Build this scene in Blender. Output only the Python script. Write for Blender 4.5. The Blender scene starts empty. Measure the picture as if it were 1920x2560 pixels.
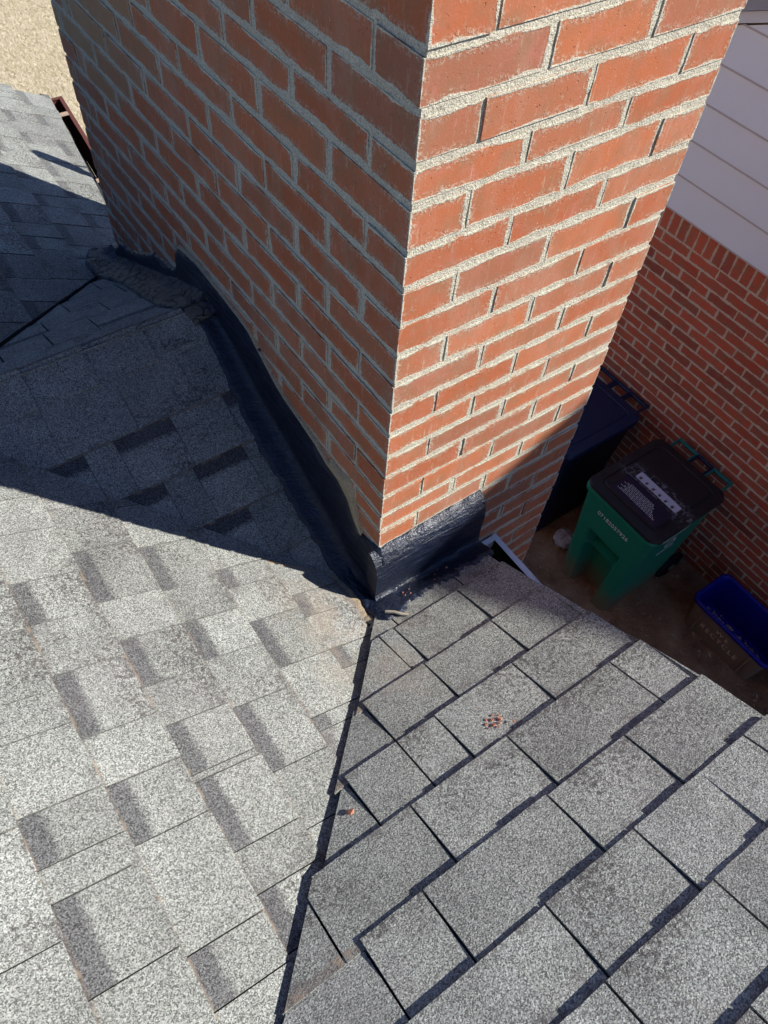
import bpy, math, random
from mathutils import Vector, Matrix, noise as mn
random.seed(7)
SC = bpy.context.scene
# ------------------------------------------------------------------ camera
cd = bpy.data.cameras.new('camera')
cam = bpy.data.objects.new('camera', cd)
SC.collection.objects.link(cam)
SC.camera = cam
cd.sensor_fit = 'VERTICAL'; cd.sensor_height = 36.0
cd.lens = 36.0 * 1905.84 / 2560.0
cd.clip_start = 0.02; cd.clip_end = 600
R0 = (0.81845752, -0.57162276, 0.05809218)
R1 = (0.44210637, 0.69111908, 0.57174853)
R2 = (-0.36697309, -0.44226896, 0.81836967)
cam.matrix_world = Matrix(((R0[0], R1[0], R2[0], -0.59964), (R0[1], R1[1], R2[1], -0.73022),
                           (R0[2], R1[2], R2[2], 1.50138), (0, 0, 0, 1)))
# ------------------------------------------------------------------ light
SUN = Vector((1.0, -0.80, 1.0)).normalized()
sd = bpy.data.lights.new('sun', 'SUN'); sd.energy = 5.0; sd.angle = math.radians(0.53)
sd.color = (1.0, 0.965, 0.90)
so = bpy.data.objects.new('sun', sd); SC.collection.objects.link(so)
so.rotation_euler = SUN.to_track_quat('Z', 'Y').to_euler()
w = bpy.data.worlds.new('World'); SC.world = w; w.use_nodes = True
nt = w.node_tree
sky = nt.nodes.new('ShaderNodeTexSky'); sky.sky_type = 'NISHITA'; sky.sun_disc = False; sky.ozone_density = 3.0; sky.dust_density = 0.2
sky.sun_elevation = math.asin(SUN.z); sky.sun_rotation = math.atan2(SUN.x, SUN.y)
bg = nt.nodes['Background']; tint = nt.nodes.new('ShaderNodeMix'); tint.data_type = 'RGBA'; tint.blend_type = 'MULTIPLY'; tint.inputs[0].default_value = 1.0
nt.links.new(sky.outputs[0], tint.inputs[6]); tint.inputs[7].default_value = (.78, .95, 1.26, 1); nt.links.new(tint.outputs[2], bg.inputs[0]); bg.inputs[1].default_value = 0.060
SC.view_settings.view_transform = 'Standard'; SC.view_settings.look = 'None'
SC.view_settings.exposure = 0.62; SC.view_settings.gamma = 1.0
SC.view_settings.use_curve_mapping = False

# ------------------------------------------------------------------ helpers
def link(o, parent=None):
    SC.collection.objects.link(o)
    if parent: o.parent = parent
    return o
def tag(o, label, cat, group=None, kind=None):
    o['label'] = label
    if cat: o['category'] = cat
    if group: o['group'] = group
    if kind: o['kind'] = kind
    return o
def thing(name, label, cat, group=None):
    o = bpy.data.objects.new(name, None); link(o); o.empty_display_size = .1
    return tag(o, label, cat, group)
class MB:
    """collects polygons with uv + a float colour attribute"""
    def __init__(s): s.v = []; s.f = []; s.uv = []; s.col = []; s.mi = []
    def poly(s, pts, uvs=None, col=(0, 0, 0, 0), mi=0):
        b = len(s.v); s.v += [tuple(p) for p in pts]; n = len(pts)
        s.f.append(tuple(range(b, b + n))); s.uv.append(uvs or [(0, 0)] * n)
        s.col.append(col if isinstance(col, list) else [col] * n); s.mi.append(mi)
    def box(s, a, b, col=(0, 0, 0, 0), mi=0):
        x0, y0, z0 = a; x1, y1, z1 = b
        for q in (((x0,y0,z0),(x0,y1,z0),(x1,y1,z0),(x1,y0,z0)), ((x0,y0,z1),(x1,y0,z1),(x1,y1,z1),(x0,y1,z1)),
                  ((x0,y0,z0),(x1,y0,z0),(x1,y0,z1),(x0,y0,z1)), ((x1,y1,z0),(x0,y1,z0),(x0,y1,z1),(x1,y1,z1)),
                  ((x0,y1,z0),(x0,y0,z0),(x0,y0,z1),(x0,y1,z1)), ((x1,y0,z0),(x1,y1,z0),(x1,y1,z1),(x1,y0,z1))):
            s.poly(q, col=col, mi=mi)
    def grid(s, P, col=(0, 0, 0, 0), wrap=False, uvs=None):
        """P rows of points -> shared-vertex quads"""
        b = len(s.v); nr = len(P); nc = len(P[0])
        for r in P: s.v += [tuple(p) for p in r]
        for i in range(nr - 1):
            for j in range(nc if wrap else nc - 1):
                k = (j + 1) % nc
                s.f.append((b+i*nc+j, b+i*nc+k, b+(i+1)*nc+k, b+(i+1)*nc+j))
                s.uv.append([(j, i), (k, i), (k, i+1), (j, i+1)]); s.col.append([col]*4); s.mi.append(0)
    def build(s, name, mats, parent=None, smooth=False):
        me = bpy.data.meshes.new(name); me.from_pydata(s.v, [], s.f)
        me.uv_layers.new(name='UVMap'); ca = me.color_attributes.new('cell', 'FLOAT_COLOR', 'CORNER'); uv = me.uv_layers['UVMap']
        fu = [c for f in s.uv for p in f for c in p]; uv.data.foreach_set('uv', fu)
        fc = [c for f in s.col for p in f for c in p]; ca = me.color_attributes['cell']; ca.data.foreach_set('color', fc)
        for m in (mats if isinstance(mats, (list, tuple)) else [mats]): me.materials.append(m)
        me.polygons.foreach_set('material_index', s.mi)
        if smooth: me.polygons.foreach_set('use_smooth', [True] * len(me.polygons))
        me.update(); me.validate()
        return link(bpy.data.objects.new(name, me), parent)
def N3(x, y, z, s=1.0): return mn.noise(Vector((x * s, y * s, z * s)))
def fix_normals(o):
    import bmesh
    bm = bmesh.new(); bm.from_mesh(o.data); bmesh.ops.recalc_face_normals(bm, faces=bm.faces); bm.to_mesh(o.data); bm.free(); return o

# ---- material builder
class Mat:
    def __init__(s, name):
        s.m = bpy.data.materials.new(name); s.m.use_nodes = True; s.t = s.m.node_tree
        s.b = s.t.nodes['Principled BSDF']; s.tc = s.t.nodes.new('ShaderNodeTexCoord')
        s.pos = s.tc.outputs['Object']
    def n(s, typ, **kw):
        n = s.t.nodes.new('ShaderNode' + typ)
        for k, v in kw.items():
            if k.startswith('i_'):
                key = k[2:]; key = int(key) if key.isdigit() else key.replace('_', ' ')
                if isinstance(v, bpy.types.NodeSocket): s.t.links.new(v, n.inputs[key])
                else: n.inputs[key].default_value = v
            else: setattr(n, k, v)
        return n
    def math(s, op, a, b=0.0, c=0.0, clamp=False):
        n = s.t.nodes.new('ShaderNodeMath'); n.operation = op; n.use_clamp = clamp
        for i, v in enumerate((a, b, c)):
            if isinstance(v, bpy.types.NodeSocket): s.t.links.new(v, n.inputs[i])
            else: n.inputs[i].default_value = v
        return n.outputs[0]
    def noise(s, scale, detail=3, rough=.55, vec=None, dist=0.0):
        n = s.n('TexNoise', i_Scale=scale, i_Detail=detail, i_Roughness=rough, i_Distortion=dist)
        s.t.links.new(vec or s.pos, n.inputs['Vector']); return n.outputs['Fac']
    def voro(s, scale, vec=None, out='Distance', feature='F1'):
        n = s.n('TexVoronoi', feature=feature, i_Scale=scale); s.t.links.new(vec or s.pos, n.inputs['Vector']); return n.outputs[out]
    def stretch(s, sx, sy, sz):
        n = s.n('Mapping'); n.inputs['Scale'].default_value = (sx, sy, sz); s.t.links.new(s.pos, n.inputs['Vector']); return n.outputs[0]
    def ramp(s, fac, stops, interp='LINEAR'):
        n = s.t.nodes.new('ShaderNodeValToRGB'); s.t.links.new(fac, n.inputs[0]); r = n.color_ramp; r.interpolation = interp
        while len(r.elements) < len(stops): r.elements.new(.5)
        for e, (p, c) in zip(r.elements, stops):
            e.position = p; e.color = (c, c, c, 1) if not isinstance(c, tuple) else (*c, 1)
        return n.outputs[0]
    def smooth(s, v, a, b):
        n = s.t.nodes.new('ShaderNodeMapRange'); n.interpolation_type = 'SMOOTHSTEP'
        s.t.links.new(v, n.inputs[0]); n.inputs[1].default_value = a; n.inputs[2].default_value = b; return n.outputs[0]
    def mix(s, f, a, b, mode='MIX'):
        n = s.t.nodes.new('ShaderNodeMix'); n.data_type = 'RGBA'; n.blend_type = mode
        for i, v in ((0, f), (6, a), (7, b)):
            if isinstance(v, bpy.types.NodeSocket): s.t.links.new(v, n.inputs[i])
            elif i == 0: n.inputs[0].default_value = v
            else: n.inputs[i].default_value = (*v, 1) if isinstance(v, tuple) else (v, v, v, 1)
        return n.outputs[2]
    def cell(s):
        a = s.n('Attribute', attribute_name='cell'); sp = s.n('SeparateColor'); s.t.links.new(a.outputs['Color'], sp.inputs[0])
        return sp.outputs[0], sp.outputs[1], sp.outputs[2], a.outputs['Alpha']
    def uv(s):
        sp = s.n('SeparateXYZ'); s.t.links.new(s.tc.outputs['UV'], sp.inputs[0]); return sp.outputs[0], sp.outputs[1]
    def bump(s, h, strength, dist):
        n = s.n('Bump', i_Strength=strength, i_Distance=dist); s.t.links.new(h, n.inputs['Height']); s.t.links.new(n.outputs[0], s.b.inputs['Normal'])
    def done(s, col=None, rough=.8, spec=.3):
        if col is not None:
            if isinstance(col, bpy.types.NodeSocket): s.t.links.new(col, s.b.inputs['Base Color'])
            else: s.b.inputs['Base Color'].default_value = (*col, 1)
        if isinstance(rough, bpy.types.NodeSocket): s.t.links.new(rough, s.b.inputs['Roughness'])
        else: s.b.inputs['Roughness'].default_value = rough
        s.b.inputs['Specular IOR Level'].default_value = spec
        return s.m

def m_shingle():
    M = Mat('shingle_granules'); r, g, f, r2 = M.cell()
    vc = M.n('TexVoronoi', i_Scale=560.0); M.t.links.new(M.pos, vc.inputs['Vector'])
    sp = M.n('SeparateColor'); M.t.links.new(vc.outputs['Color'], sp.inputs[0])
    gran = M.ramp(sp.outputs[0], [(0, .035), (.22, .085), (.36, .22), (.7, .37), (1, .60)])
    fine = M.noise(900, 2, .6); gran = M.mix(.28, gran, M.ramp(fine, [(.3, .03), (.7, .56)]))
    tint = M.mix(sp.outputs[1], (.96, 1.03, .90), (1.02, 1.0, .96))
    col = M.mix(1.0, gran, tint, 'MULTIPLY')
    tone = M.math('MULTIPLY_ADD', r, .26, .86)
    blot = M.noise(9, 4, .6); tone = M.math('MULTIPLY', tone, M.ramp(blot, [(.3, .84), (.62, 1.06)]))
    col = M.mix(1.0, col, tone, 'MULTIPLY')
    # lost granules: brown-black mottling close to some butts
    st = M.noise(120, 6, .75); big = M.noise(5, 2, .5)
    stain = M.math('MULTIPLY', M.smooth(M.math('ADD', st, M.math('MULTIPLY', f, .10)), .57, .64), M.smooth(M.math('ADD', big, M.math('MULTIPLY', r2, .28)), .66, .76))
    col = M.mix(M.math('MULTIPLY', stain, .72), col, (.060, .048, .046))
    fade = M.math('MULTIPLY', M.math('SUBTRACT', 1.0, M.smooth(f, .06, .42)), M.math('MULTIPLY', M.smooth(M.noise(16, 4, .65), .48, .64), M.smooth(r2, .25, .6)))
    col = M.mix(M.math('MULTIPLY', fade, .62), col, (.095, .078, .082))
    fade2 = M.math('MULTIPLY', M.smooth(f, .80, 1.0), M.smooth(M.noise(21, 4, .65), .52, .66)); col = M.mix(M.math('MULTIPLY', fade2, .5), col, (.10, .082, .080))
    # printed shadow band under the butt above, only on the low tabs
    fe = M.math('ADD', f, M.math('MULTIPLY', M.math('SUBTRACT', M.noise(110, 3, .6), .5), .16))
    band = M.math('MULTIPLY', g, M.math('SUBTRACT', 1.0, M.smooth(fe, .23, .34)))
    dark = M.mix(1.0, gran, (.30, .295, .315), 'MULTIPLY')
    col = M.mix(M.math('MULTIPLY', band, .74), col, dark)
    # a trace of grit caught just below each butt
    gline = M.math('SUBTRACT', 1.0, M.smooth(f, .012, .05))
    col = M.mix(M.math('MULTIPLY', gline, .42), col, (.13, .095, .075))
    grit = M.math('MULTIPLY', gline, M.smooth(M.noise(30, 3, .6), .50, .60))
    col = M.mix(M.math('MULTIPLY', grit, .6), col, (.36, .27, .19))
    # dusty tan bloom near the chimney foot where runoff dries (soil, stays put)
    sep = M.n('SeparateXYZ'); M.t.links.new(M.pos, sep.inputs[0])
    dx = M.math('ADD', sep.outputs[0], .13); dy = M.math('ADD', sep.outputs[1], .10)
    dist = M.math('SQRT', M.math('ADD', M.math('MULTIPLY', dx, dx), M.math('MULTIPLY', M.math('MULTIPLY', dy, dy), .35)))
    dust = M.math('MULTIPLY', M.math('SUBTRACT', 1.0, M.smooth(dist, .02, .20)), M.smooth(M.noise(11, 4, .6), .40, .62))
    col = M.mix(M.math('MULTIPLY', dust, .5), col, (.37, .30, .225))
    purp = M.smooth(M.noise(4.2, 3, .55), .48, .68); col = M.mix(M.math('MULTIPLY', purp, .16), col, (.24, .21, .215))
    h = M.math('ADD', M.math('MULTIPLY', sp.outputs[0], .8), M.math('MULTIPLY', M.noise(300, 2, .5), .7))
    M.bump(h, .9, .0022)
    return M.done(col, .92, .2)

def brick_common(M, reds, mortar, smear=.0030, speck=1.0, tan=True):
    r, L, H, r2 = M.cell(); u, v = M.uv()
    d = M.math('MINIMUM', M.math('MINIMUM', u, M.math('SUBTRACT', L, u)), M.math('MINIMUM', v, M.math('SUBTRACT', H, v)))
    nz = M.noise(55, 5, .65); nb = M.noise(13, 2, .5)
    off = M.math('ADD', M.math('MULTIPLY', M.math('SUBTRACT', nz, .5), .0095), M.math('MULTIPLY', M.math('SUBTRACT', nb, .5), .017))
    e = M.math('ADD', d, off)
    msk = M.math('SUBTRACT', 1.0, M.smooth(e, smear * .35, smear))
    film = M.math('MULTIPLY', M.math('SUBTRACT', 1.0, M.smooth(e, smear, smear * 5.0)), M.math('MULTIPLY', M.smooth(M.noise(170, 4, .7), .45, .62), M.smooth(M.noise(10, 3, .6), .38, .56)))
    base = M.ramp(r, reds)
    base = M.mix(M.math('MULTIPLY', M.smooth(M.noise(17, 4, .6), .42, .70), .58), base, (.29, .155, .085))
    base = M.mix(M.math('MULTIPLY', M.smooth(M.noise(24, 4, .65, dist=.6), .50, .72), .34), base, (.50, .17, .13))
    if tan: base = M.mix(r2, base, (.34, .225, .12))
    # whitish scratches, drips and specks
    streak = M.smooth(M.noise(95, 5, .75, vec=M.stretch(1, 1, .16)), .56, .74)
    flakes = M.smooth(M.noise(190, 4, .75), .625, .68)
    smk = M.smooth(M.noise(7, 3, .6), .44, .62)
    wht = M.math('MULTIPLY', M.math('MAXIMUM', M.math('MULTIPLY', streak, .8), flakes), M.math('MULTIPLY_ADD', smk, .55, .38), clamp=True)
    base = M.mix(M.math('MULTIPLY', wht, speck), base, (.58, .50, .37))
    chalk = M.math('MULTIPLY', M.smooth(M.noise(8, 5, .62, vec=M.stretch(1, 1, .55), dist=.5), .44, .72), M.math('MULTIPLY_ADD', M.noise(120, 4, .7, vec=M.stretch(1, 1, .3)), 1.1, -.12))
    base = M.mix(M.math('MULTIPLY', chalk, 0.5 * speck, clamp=True), base, (.52, .36, .27))
    soot = M.smooth(M.noise(48, 5, .7), .62, .74); base = M.mix(M.math('MULTIPLY', soot, .35), base, (.16, .085, .055))
    base = M.mix(M.math('MULTIPLY', film, .62), base, (.56, .50, .38))
    mt = M.mix(M.ramp(M.noise(420, 3, .6), [(.38, 0.0), (.60, 1.0)]), tuple(c * .66 for c in mortar), tuple(min(1, c * 1.10) for c in mortar))
    mt = M.mix(M.smooth(M.noise(200, 4, .7), .60, .66), mt, tuple(c * .38 for c in mortar))
    col = M.mix(msk, base, mt)
    hb = M.math('MULTIPLY', M.noise(260, 3, .6), .16)
    hm = M.math('ADD', M.math('MULTIPLY', M.noise(330, 3, .65), .9), -.15)
    h = M.math('ADD', M.math('MULTIPLY', msk, hm), M.math('MULTIPLY', M.math('SUBTRACT', 1.0, msk), hb))
    h = M.math('ADD', h, M.math('MULTIPLY', film, .25))
    pit = M.smooth(M.noise(130, 3, .6), .64, .72); h = M.math('SUBTRACT', h, M.math('MULTIPLY', pit, .5))
    M.bump(h, .8, .003)
    return M.done(col, .78, .25)
def m_brick():
    return brick_common(Mat('chimney_brick'), [(0, (.41, .120, .052)), (.5, (.48, .155, .068)), (1, (.34, .130, .074))], (.62, .575, .455))
def m_brick_far():
    return brick_common(Mat('neighbour_brick'), [(0, (.50, .095, .050)), (.45, (.62, .130, .068)), (.8, (.44, .10, .060)), (1, (.32, .075, .052))], (.80, .64, .48), smear=.0025, speck=.22, tan=False)
def m_mortar(name, c, sc=420):
    M = Mat(name)
    col = M.mix(M.ramp(M.noise(sc, 3, .6), [(.38, 0.), (.58, 1.)]), tuple(k * .66 for k in c), tuple(min(1, k * 1.10) for k in c))
    col = M.mix(M.smooth(M.noise(sc * .48, 4, .7), .60, .66), col, tuple(k * .38 for k in c))
    col = M.mix(M.math('MULTIPLY', M.smooth(M.noise(9, 3, .6), .45, .65), .3), col, tuple(k * .72 for k in c))
    M.bump(M.noise(sc * .8, 3, .65), .9, .004)
    return M.done(col, .95, .1)
def m_tar(name='roofing_tar', brown=0.0):
    M = Mat(name)
    wv = M.noise(34, 5, .65, vec=M.stretch(.35, .35, 2.0), dist=.6)
    col = M.mix(M.smooth(M.noise(26, 5, .7), .45, .7), (.005, .009, .024), (.014, .022, .045))
    col = M.mix(M.math('MULTIPLY', M.smooth(M.noise(150, 4, .75), .69, .72), .5), col, (.30, .14, .09))
    if brown:
        k = M.smooth(M.noise(16, 5, .65, vec=M.stretch(1.6, .8, 1), dist=1.5), .38, .50); sx = M.n('SeparateXYZ'); M.t.links.new(M.pos, sx.inputs[0]); k = M.math('MULTIPLY', k, M.smooth(M.math('ADD', M.math('MULTIPLY', sx.outputs[0], -1.0), M.math('MULTIPLY', M.math('SUBTRACT', M.noise(20, 3, .6), .5), .05)), .030, .050))
        b = M.mix(M.noise(90, 4, .7), (.085, .070, .055), (.23, .19, .15)); col = M.mix(M.math('MULTIPLY', k, brown), col, b)
        wp = M.n('Mapping'); M.t.links.new(M.pos, wp.inputs['Vector']); nz3 = M.n('TexNoise', i_Scale=18.0); M.t.links.new(M.pos, nz3.inputs['Vector'])
        ad = M.n('VectorMath', operation='MULTIPLY_ADD'); M.t.links.new(nz3.outputs['Color'], ad.inputs[0]); ad.inputs[1].default_value = (.06, .06, .06); M.t.links.new(M.pos, ad.inputs[2])
        ck = M.n('TexVoronoi', feature='DISTANCE_TO_EDGE', i_Scale=30.0); M.t.links.new(ad.outputs[0], ck.inputs['Vector'])
        crack = M.math('SUBTRACT', 1.0, M.smooth(ck.outputs[0], .01, .09)); crack = M.math('MULTIPLY', crack, M.smooth(M.noise(14, 3, .6), .38, .52))
        col = M.mix(crack, col, (.010, .010, .012)); wv = M.math('SUBTRACT', wv, M.math('MULTIPLY', crack, 1.2))
    M.bump(M.math('ADD', wv, M.math('MULTIPLY', M.noise(140, 4, .6), .35)), .85, .008)
    return M.done(col, .36 if not brown else .65, .6)
def m_plain(name, c, rough=.6, spec=.4, var=.12, sc=30, bump=0.0, metal=0.0, dirt=None):
    M = Mat(name)
    col = M.mix(M.noise(sc, 4, .6), tuple(k * (1 - var) for k in c), tuple(min(1, k * (1 + var)) for k in c))
    if dirt:
        dc, lo, hi, amt = dirt; col = M.mix(M.math('MULTIPLY', M.smooth(M.noise(12, 5, .7), lo, hi), amt), col, dc)
    if bump: M.bump(M.noise(sc * 4, 3, .6), .5, bump)
    M.b.inputs['Metallic'].default_value = metal
    return M.done(col, rough, spec)
def m_zdirt(name, c, dc, z0, z1, amt=1.0, rough=.45):
    """plastic with mud splashed up from the ground"""
    M = Mat(name); sp = M.n('SeparateXYZ'); M.t.links.new(M.pos, sp.inputs[0])
    z = M.math('ADD', sp.outputs[2], M.math('MULTIPLY', M.math('SUBTRACT', M.noise(9, 4, .6), .5), .35))
    k = M.math('MULTIPLY', M.math('SUBTRACT', 1.0, M.smooth(z, z0, z1)), amt)
    col = M.mix(M.noise(25, 4, .6), tuple(x * .85 for x in c), tuple(x * 1.15 for x in c)); col = M.mix(k, col, M.mix(M.noise(60, 4, .7), tuple(x * .7 for x in dc), dc))
    M.bump(M.noise(200, 2, .5), .12, .002)
    return M.done(col, M.math('MULTIPLY_ADD', k, .4, rough), .4)
def m_lid():
    M = Mat('cart_lid_black')
    sp = M.n('SeparateXYZ'); M.t.links.new(M.pos, sp.inputs[0])
    # worn-off sticker glue round the white label (label sits at x .28 y .29 of the lid)
    dx = M.math('MULTIPLY', M.math('SUBTRACT', sp.outputs[0], .29), 3.6); dy = M.math('SUBTRACT', sp.outputs[1], .24)
    rr = M.math('SQRT', M.math('ADD', M.math('MULTIPLY', dx, dx), M.math('MULTIPLY', dy, dy)))
    k = M.math('MULTIPLY', M.math('SUBTRACT', 1.0, M.smooth(rr, .20, .42)), M.smooth(M.noise(26, 5, .75, dist=1.0), .50, .60))
    fine = M.smooth(M.noise(60, 6, .8), .70, .74)
    col = M.mix(M.noise(14, 5, .65), (.010, .010, .012), (.026, .023, .025))
    col = M.mix(M.math('MULTIPLY', k, .8), col, (.30, .30, .34)); col = M.mix(M.math('MULTIPLY', fine, .35), col, (.22, .2, .2))
    M.bump(M.noise(160, 3, .6), .15, .002)
    return M.done(col, .5, .4)
def m_ground():
    M = Mat('packed_dirt')
    col = M.ramp(M.noise(5, 6, .68), [(.3, (.20, .105, .055)), (.5, (.36, .21, .12)), (.72, (.50, .33, .20))])
    col = M.mix(M.math('MULTIPLY', M.smooth(M.noise(70, 5, .75), .60, .68), .7), col, (.24, .17, .11))
    M.bump(M.math('ADD', M.noise(40, 5, .7), M.noise(6, 3, .5)), .9, .03)
    return M.done(col, .95, .1)
def m_lawn():
    M = Mat('dormant_lawn')
    a = M.noise(26, 5, .8, vec=M.stretch(1, .38, 1), dist=1.0); b = M.noise(2.2, 4, .6)
    col = M.ramp(a, [(.33, (.30, .22, .12)), (.45, (.62, .50, .31)), (.60, (.86, .74, .52))])
    col = M.mix(M.math('MULTIPLY', M.smooth(b, .4, .7), .35), col, (.62, .50, .30))
    M.bump(a, 1.0, .06)
    return M.done(col, .95, .1)

SH = m_shingle(); BR = m_brick(); BF = m_brick_far(); MO = m_mortar('chimney_mortar', (.62, .575, .455)); MF = m_mortar('neighbour_mortar', (.80, .64, .48), 300)
TAR = m_tar(); TARB = m_tar('weathered_tar', .6)
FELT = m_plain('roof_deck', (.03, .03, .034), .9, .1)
BRN = m_plain('brown_gutter_paint', (.13, .045, .030), .45, .4)
ALU = m_plain('weathered_aluminium', (.72, .74, .78), .5, .5, .15, 40, .001, 0.0, ((.10, .10, .11), .5, .7, .5))
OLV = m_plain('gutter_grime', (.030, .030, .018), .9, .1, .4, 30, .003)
WHT = m_plain('white_trim', (.74, .75, .78), .5, .4, .03)
SID = m_plain('vinyl_siding', (.87, .89, .93), .5, .35, .03, 5)
CEM = m_mortar('cement_bead', (.52, .43, .29), 350)
SAND = m_mortar('washed_grit', (.42, .33, .23), 500)
NAVY = m_plain('navy_plastic', (.006, .010, .045), .4, .4, .2)
DRK = m_plain('black_rubber', (.010, .010, .012), .7, .3)
GRN = m_zdirt('green_plastic', (.008, .21, .13), (.24, .13, .065), -.98, -.60, .9)
GRNH = m_plain('green_handle_plastic', (.006, .16, .13), .4, .4)
BLU = m_zdirt('blue_plastic', (.004, .010, .26), (.004, .010, .26), -9, -8.9, 0)
BLUD = m_zdirt('muddy_blue_plastic', (.010, .020, .20), (.30, .19, .12), .24, .42, .95)
LID = m_lid(); PAPER = m_plain('label_paper', (.62, .63, .70), .6, .3, .04)
INK = m_plain('label_ink', (.12, .10, .10), .7, .2); PRINT = m_plain('white_print', (.75, .78, .78), .6, .3, .15)
CHIP = m_plain('brick_rubble', (.52, .22, .14), .9, .1, .3, 120, .002)
LEAF = m_plain('dry_leaf', (.50, .40, .26), .8, .2, .45, 30)
TANPR = m_plain('worn_lettering', (.62, .46, .32), .8, .2, .3, 90)
GROUND = m_ground(); LAWN = m_lawn()

# ------------------------------------------------------------------ ground (setting)
GZ = -3.2
m = MB(); m.poly([(-250, -250, GZ), (250, -250, GZ), (250, 250, GZ), (-250, 250, GZ)])
tag(m.build('ground', GROUND), 'packed brown dirt in the alley between the two houses', None, kind='structure')
m = MB(); P = []
for j in range(60):
    y = 5.2 + j * 1.2
    P.append([(-30 + i * 1.2, y + (.25 * N3(i, 0, 3) if j == 0 else 0), GZ + .02 + .05 * N3(i * .4, j * .4, 1)) for i in range(61)])
m.grid(P); tag(m.build('lawn', LAWN, smooth=True), 'straw coloured dormant lawn beyond the roof edge', None, kind='structure')

# ------------------------------------------------------------------ roof slopes
ZA, ZB, PT, HB = -.2, -.2165, .5, .019
NL = 1 / math.sqrt(1 + PT * PT)
SL = {  # name: (point fn from (a,d), normal); a runs along the course, d in plan down the slope
    'A': (lambda a, d: (d, a, ZA - PT * d), (PT * NL, 0, NL)),
    'B': (lambda a, d: (a, d, ZB - PT * d + HB), (0, PT * NL, NL)),
    'C': (lambda a, d: (a, -d, ZA - PT * d), (0, -PT * NL, NL)),
    'E': (lambda a, d: (a, d, ZA + PT * 1.53 - PT * d), (0, PT * NL, NL)),
}
def clip(poly, planes):
    for (na, nd, c) in planes:            # keep na*a + nd*d <= c ; poly items (a,d,f,h)
        out = []; n = len(poly)
        for i in range(n):
            p, q = poly[i], poly[(i + 1) % n]
            dp = na * p[0] + nd * p[1] - c; dq = na * q[0] + nd * q[1] - c
            if dp <= 0: out.append(p)
            if (dp < 0 < dq) or (dq < 0 < dp):
                t = dp / (dp - dq); out.append(tuple(p[k] + (q[k] - p[k]) * t for k in range(len(p))))
        poly = out
        if len(poly) < 3: return None
    return poly
GAP = {'gable_slopeB3': .0021, 'main_slopeA2': .0024, 'main_slopeA1': .0013, 'cricket_slopeC4': .0006, 'cricket_slopeE5': .0022}
def lift(key, x, d0):
    if key != 'B': return 0.0
    for k, v in THICK.items():
        if abs(k - d0) < .004: return 0.0 if any(a < x < b for a, b in v) else .0055
    return 0.0 if N3(x, d0, 7, 6) > 0 else .0055
def slope(name, key, rows, regions, parent, seed=0):
    """rows: list of (d0, d1, cells) ; cells: (a0, a1, band, t_left, t_right)"""
    fn, nv = SL[key]; mb = MB(); nv = Vector(nv)
    def W(a, d, h): return Vector(fn(a, d)) + nv * h
    for ri, (d0, d1, cells) in enumerate(rows):
        for ci, (a0, a1, band, tl, tr) in enumerate(cells):
            rnd = random.random(); r2 = random.random(); dj = random.uniform(-.0018, .0018); dh = random.uniform(0, .0012)
            n = max(1, int((a1 - a0) / .022)); gap = GAP.get(name + key + str(seed), .0015)
            for s in range(n):
                x0 = a0 + gap + (a1 - a0 - 2 * gap) * s / n; x1 = a0 + gap + (a1 - a0 - 2 * gap) * (s + 1) / n
                def prm(x, q):
                    tt = tl + (tr - tl) * min(1, max(0, ((q - a0) / (a1 - a0) - .40) / .16))
                    return tt + dh + (.0005 if key == 'B' else .0011) * N3(x, d1, seed, 26), d1 + dj + .0013 * N3(x, d1, seed + 5, 34)
                xm = (x0 + x1) / 2
                t0, e0 = prm(x0, x0); t1, e1 = prm(x1, x1)
                up = d0 - .012; lf = lift(key, xm, d0)
                poly = [(x0, up, (up - d0) / (d1 - d0), .0012 + lf), (x0, e0, 1, t0), (x1, e1, 1, t1), (x1, up, (up - d0) / (d1 - d0), .0012 + lf)]
                for reg in regions:
                    if key == 'B': reg = [(-1, 1, -.028 + .030 * N3(d0 * 9, s * .2 if s < 3 else .5, 3))] + reg[1:]
                    c = clip(poly, reg)
                    if not c: continue
                    top = [W(p[0], p[1], p[3]) for p in c]; bot = [W(p[0], p[1], -.006) for p in c]
                    cols = [(rnd, band, p[2], r2) for p in c]
                    nrm = (top[1] - top[0]).cross(top[2] - top[0])
                    if nrm.dot(nv) < 0: top.reverse(); bot.reverse(); cols.reverse()
                    mb.poly(top, col=cols); k = len(top)
                    for i in range(k):
                        j = (i + 1) % k
                        mb.poly([top[i], bot[i], bot[j], top[j]], col=(rnd * .5, 0, .6, 0))
    return mb.build(name, SH, parent)

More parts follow.
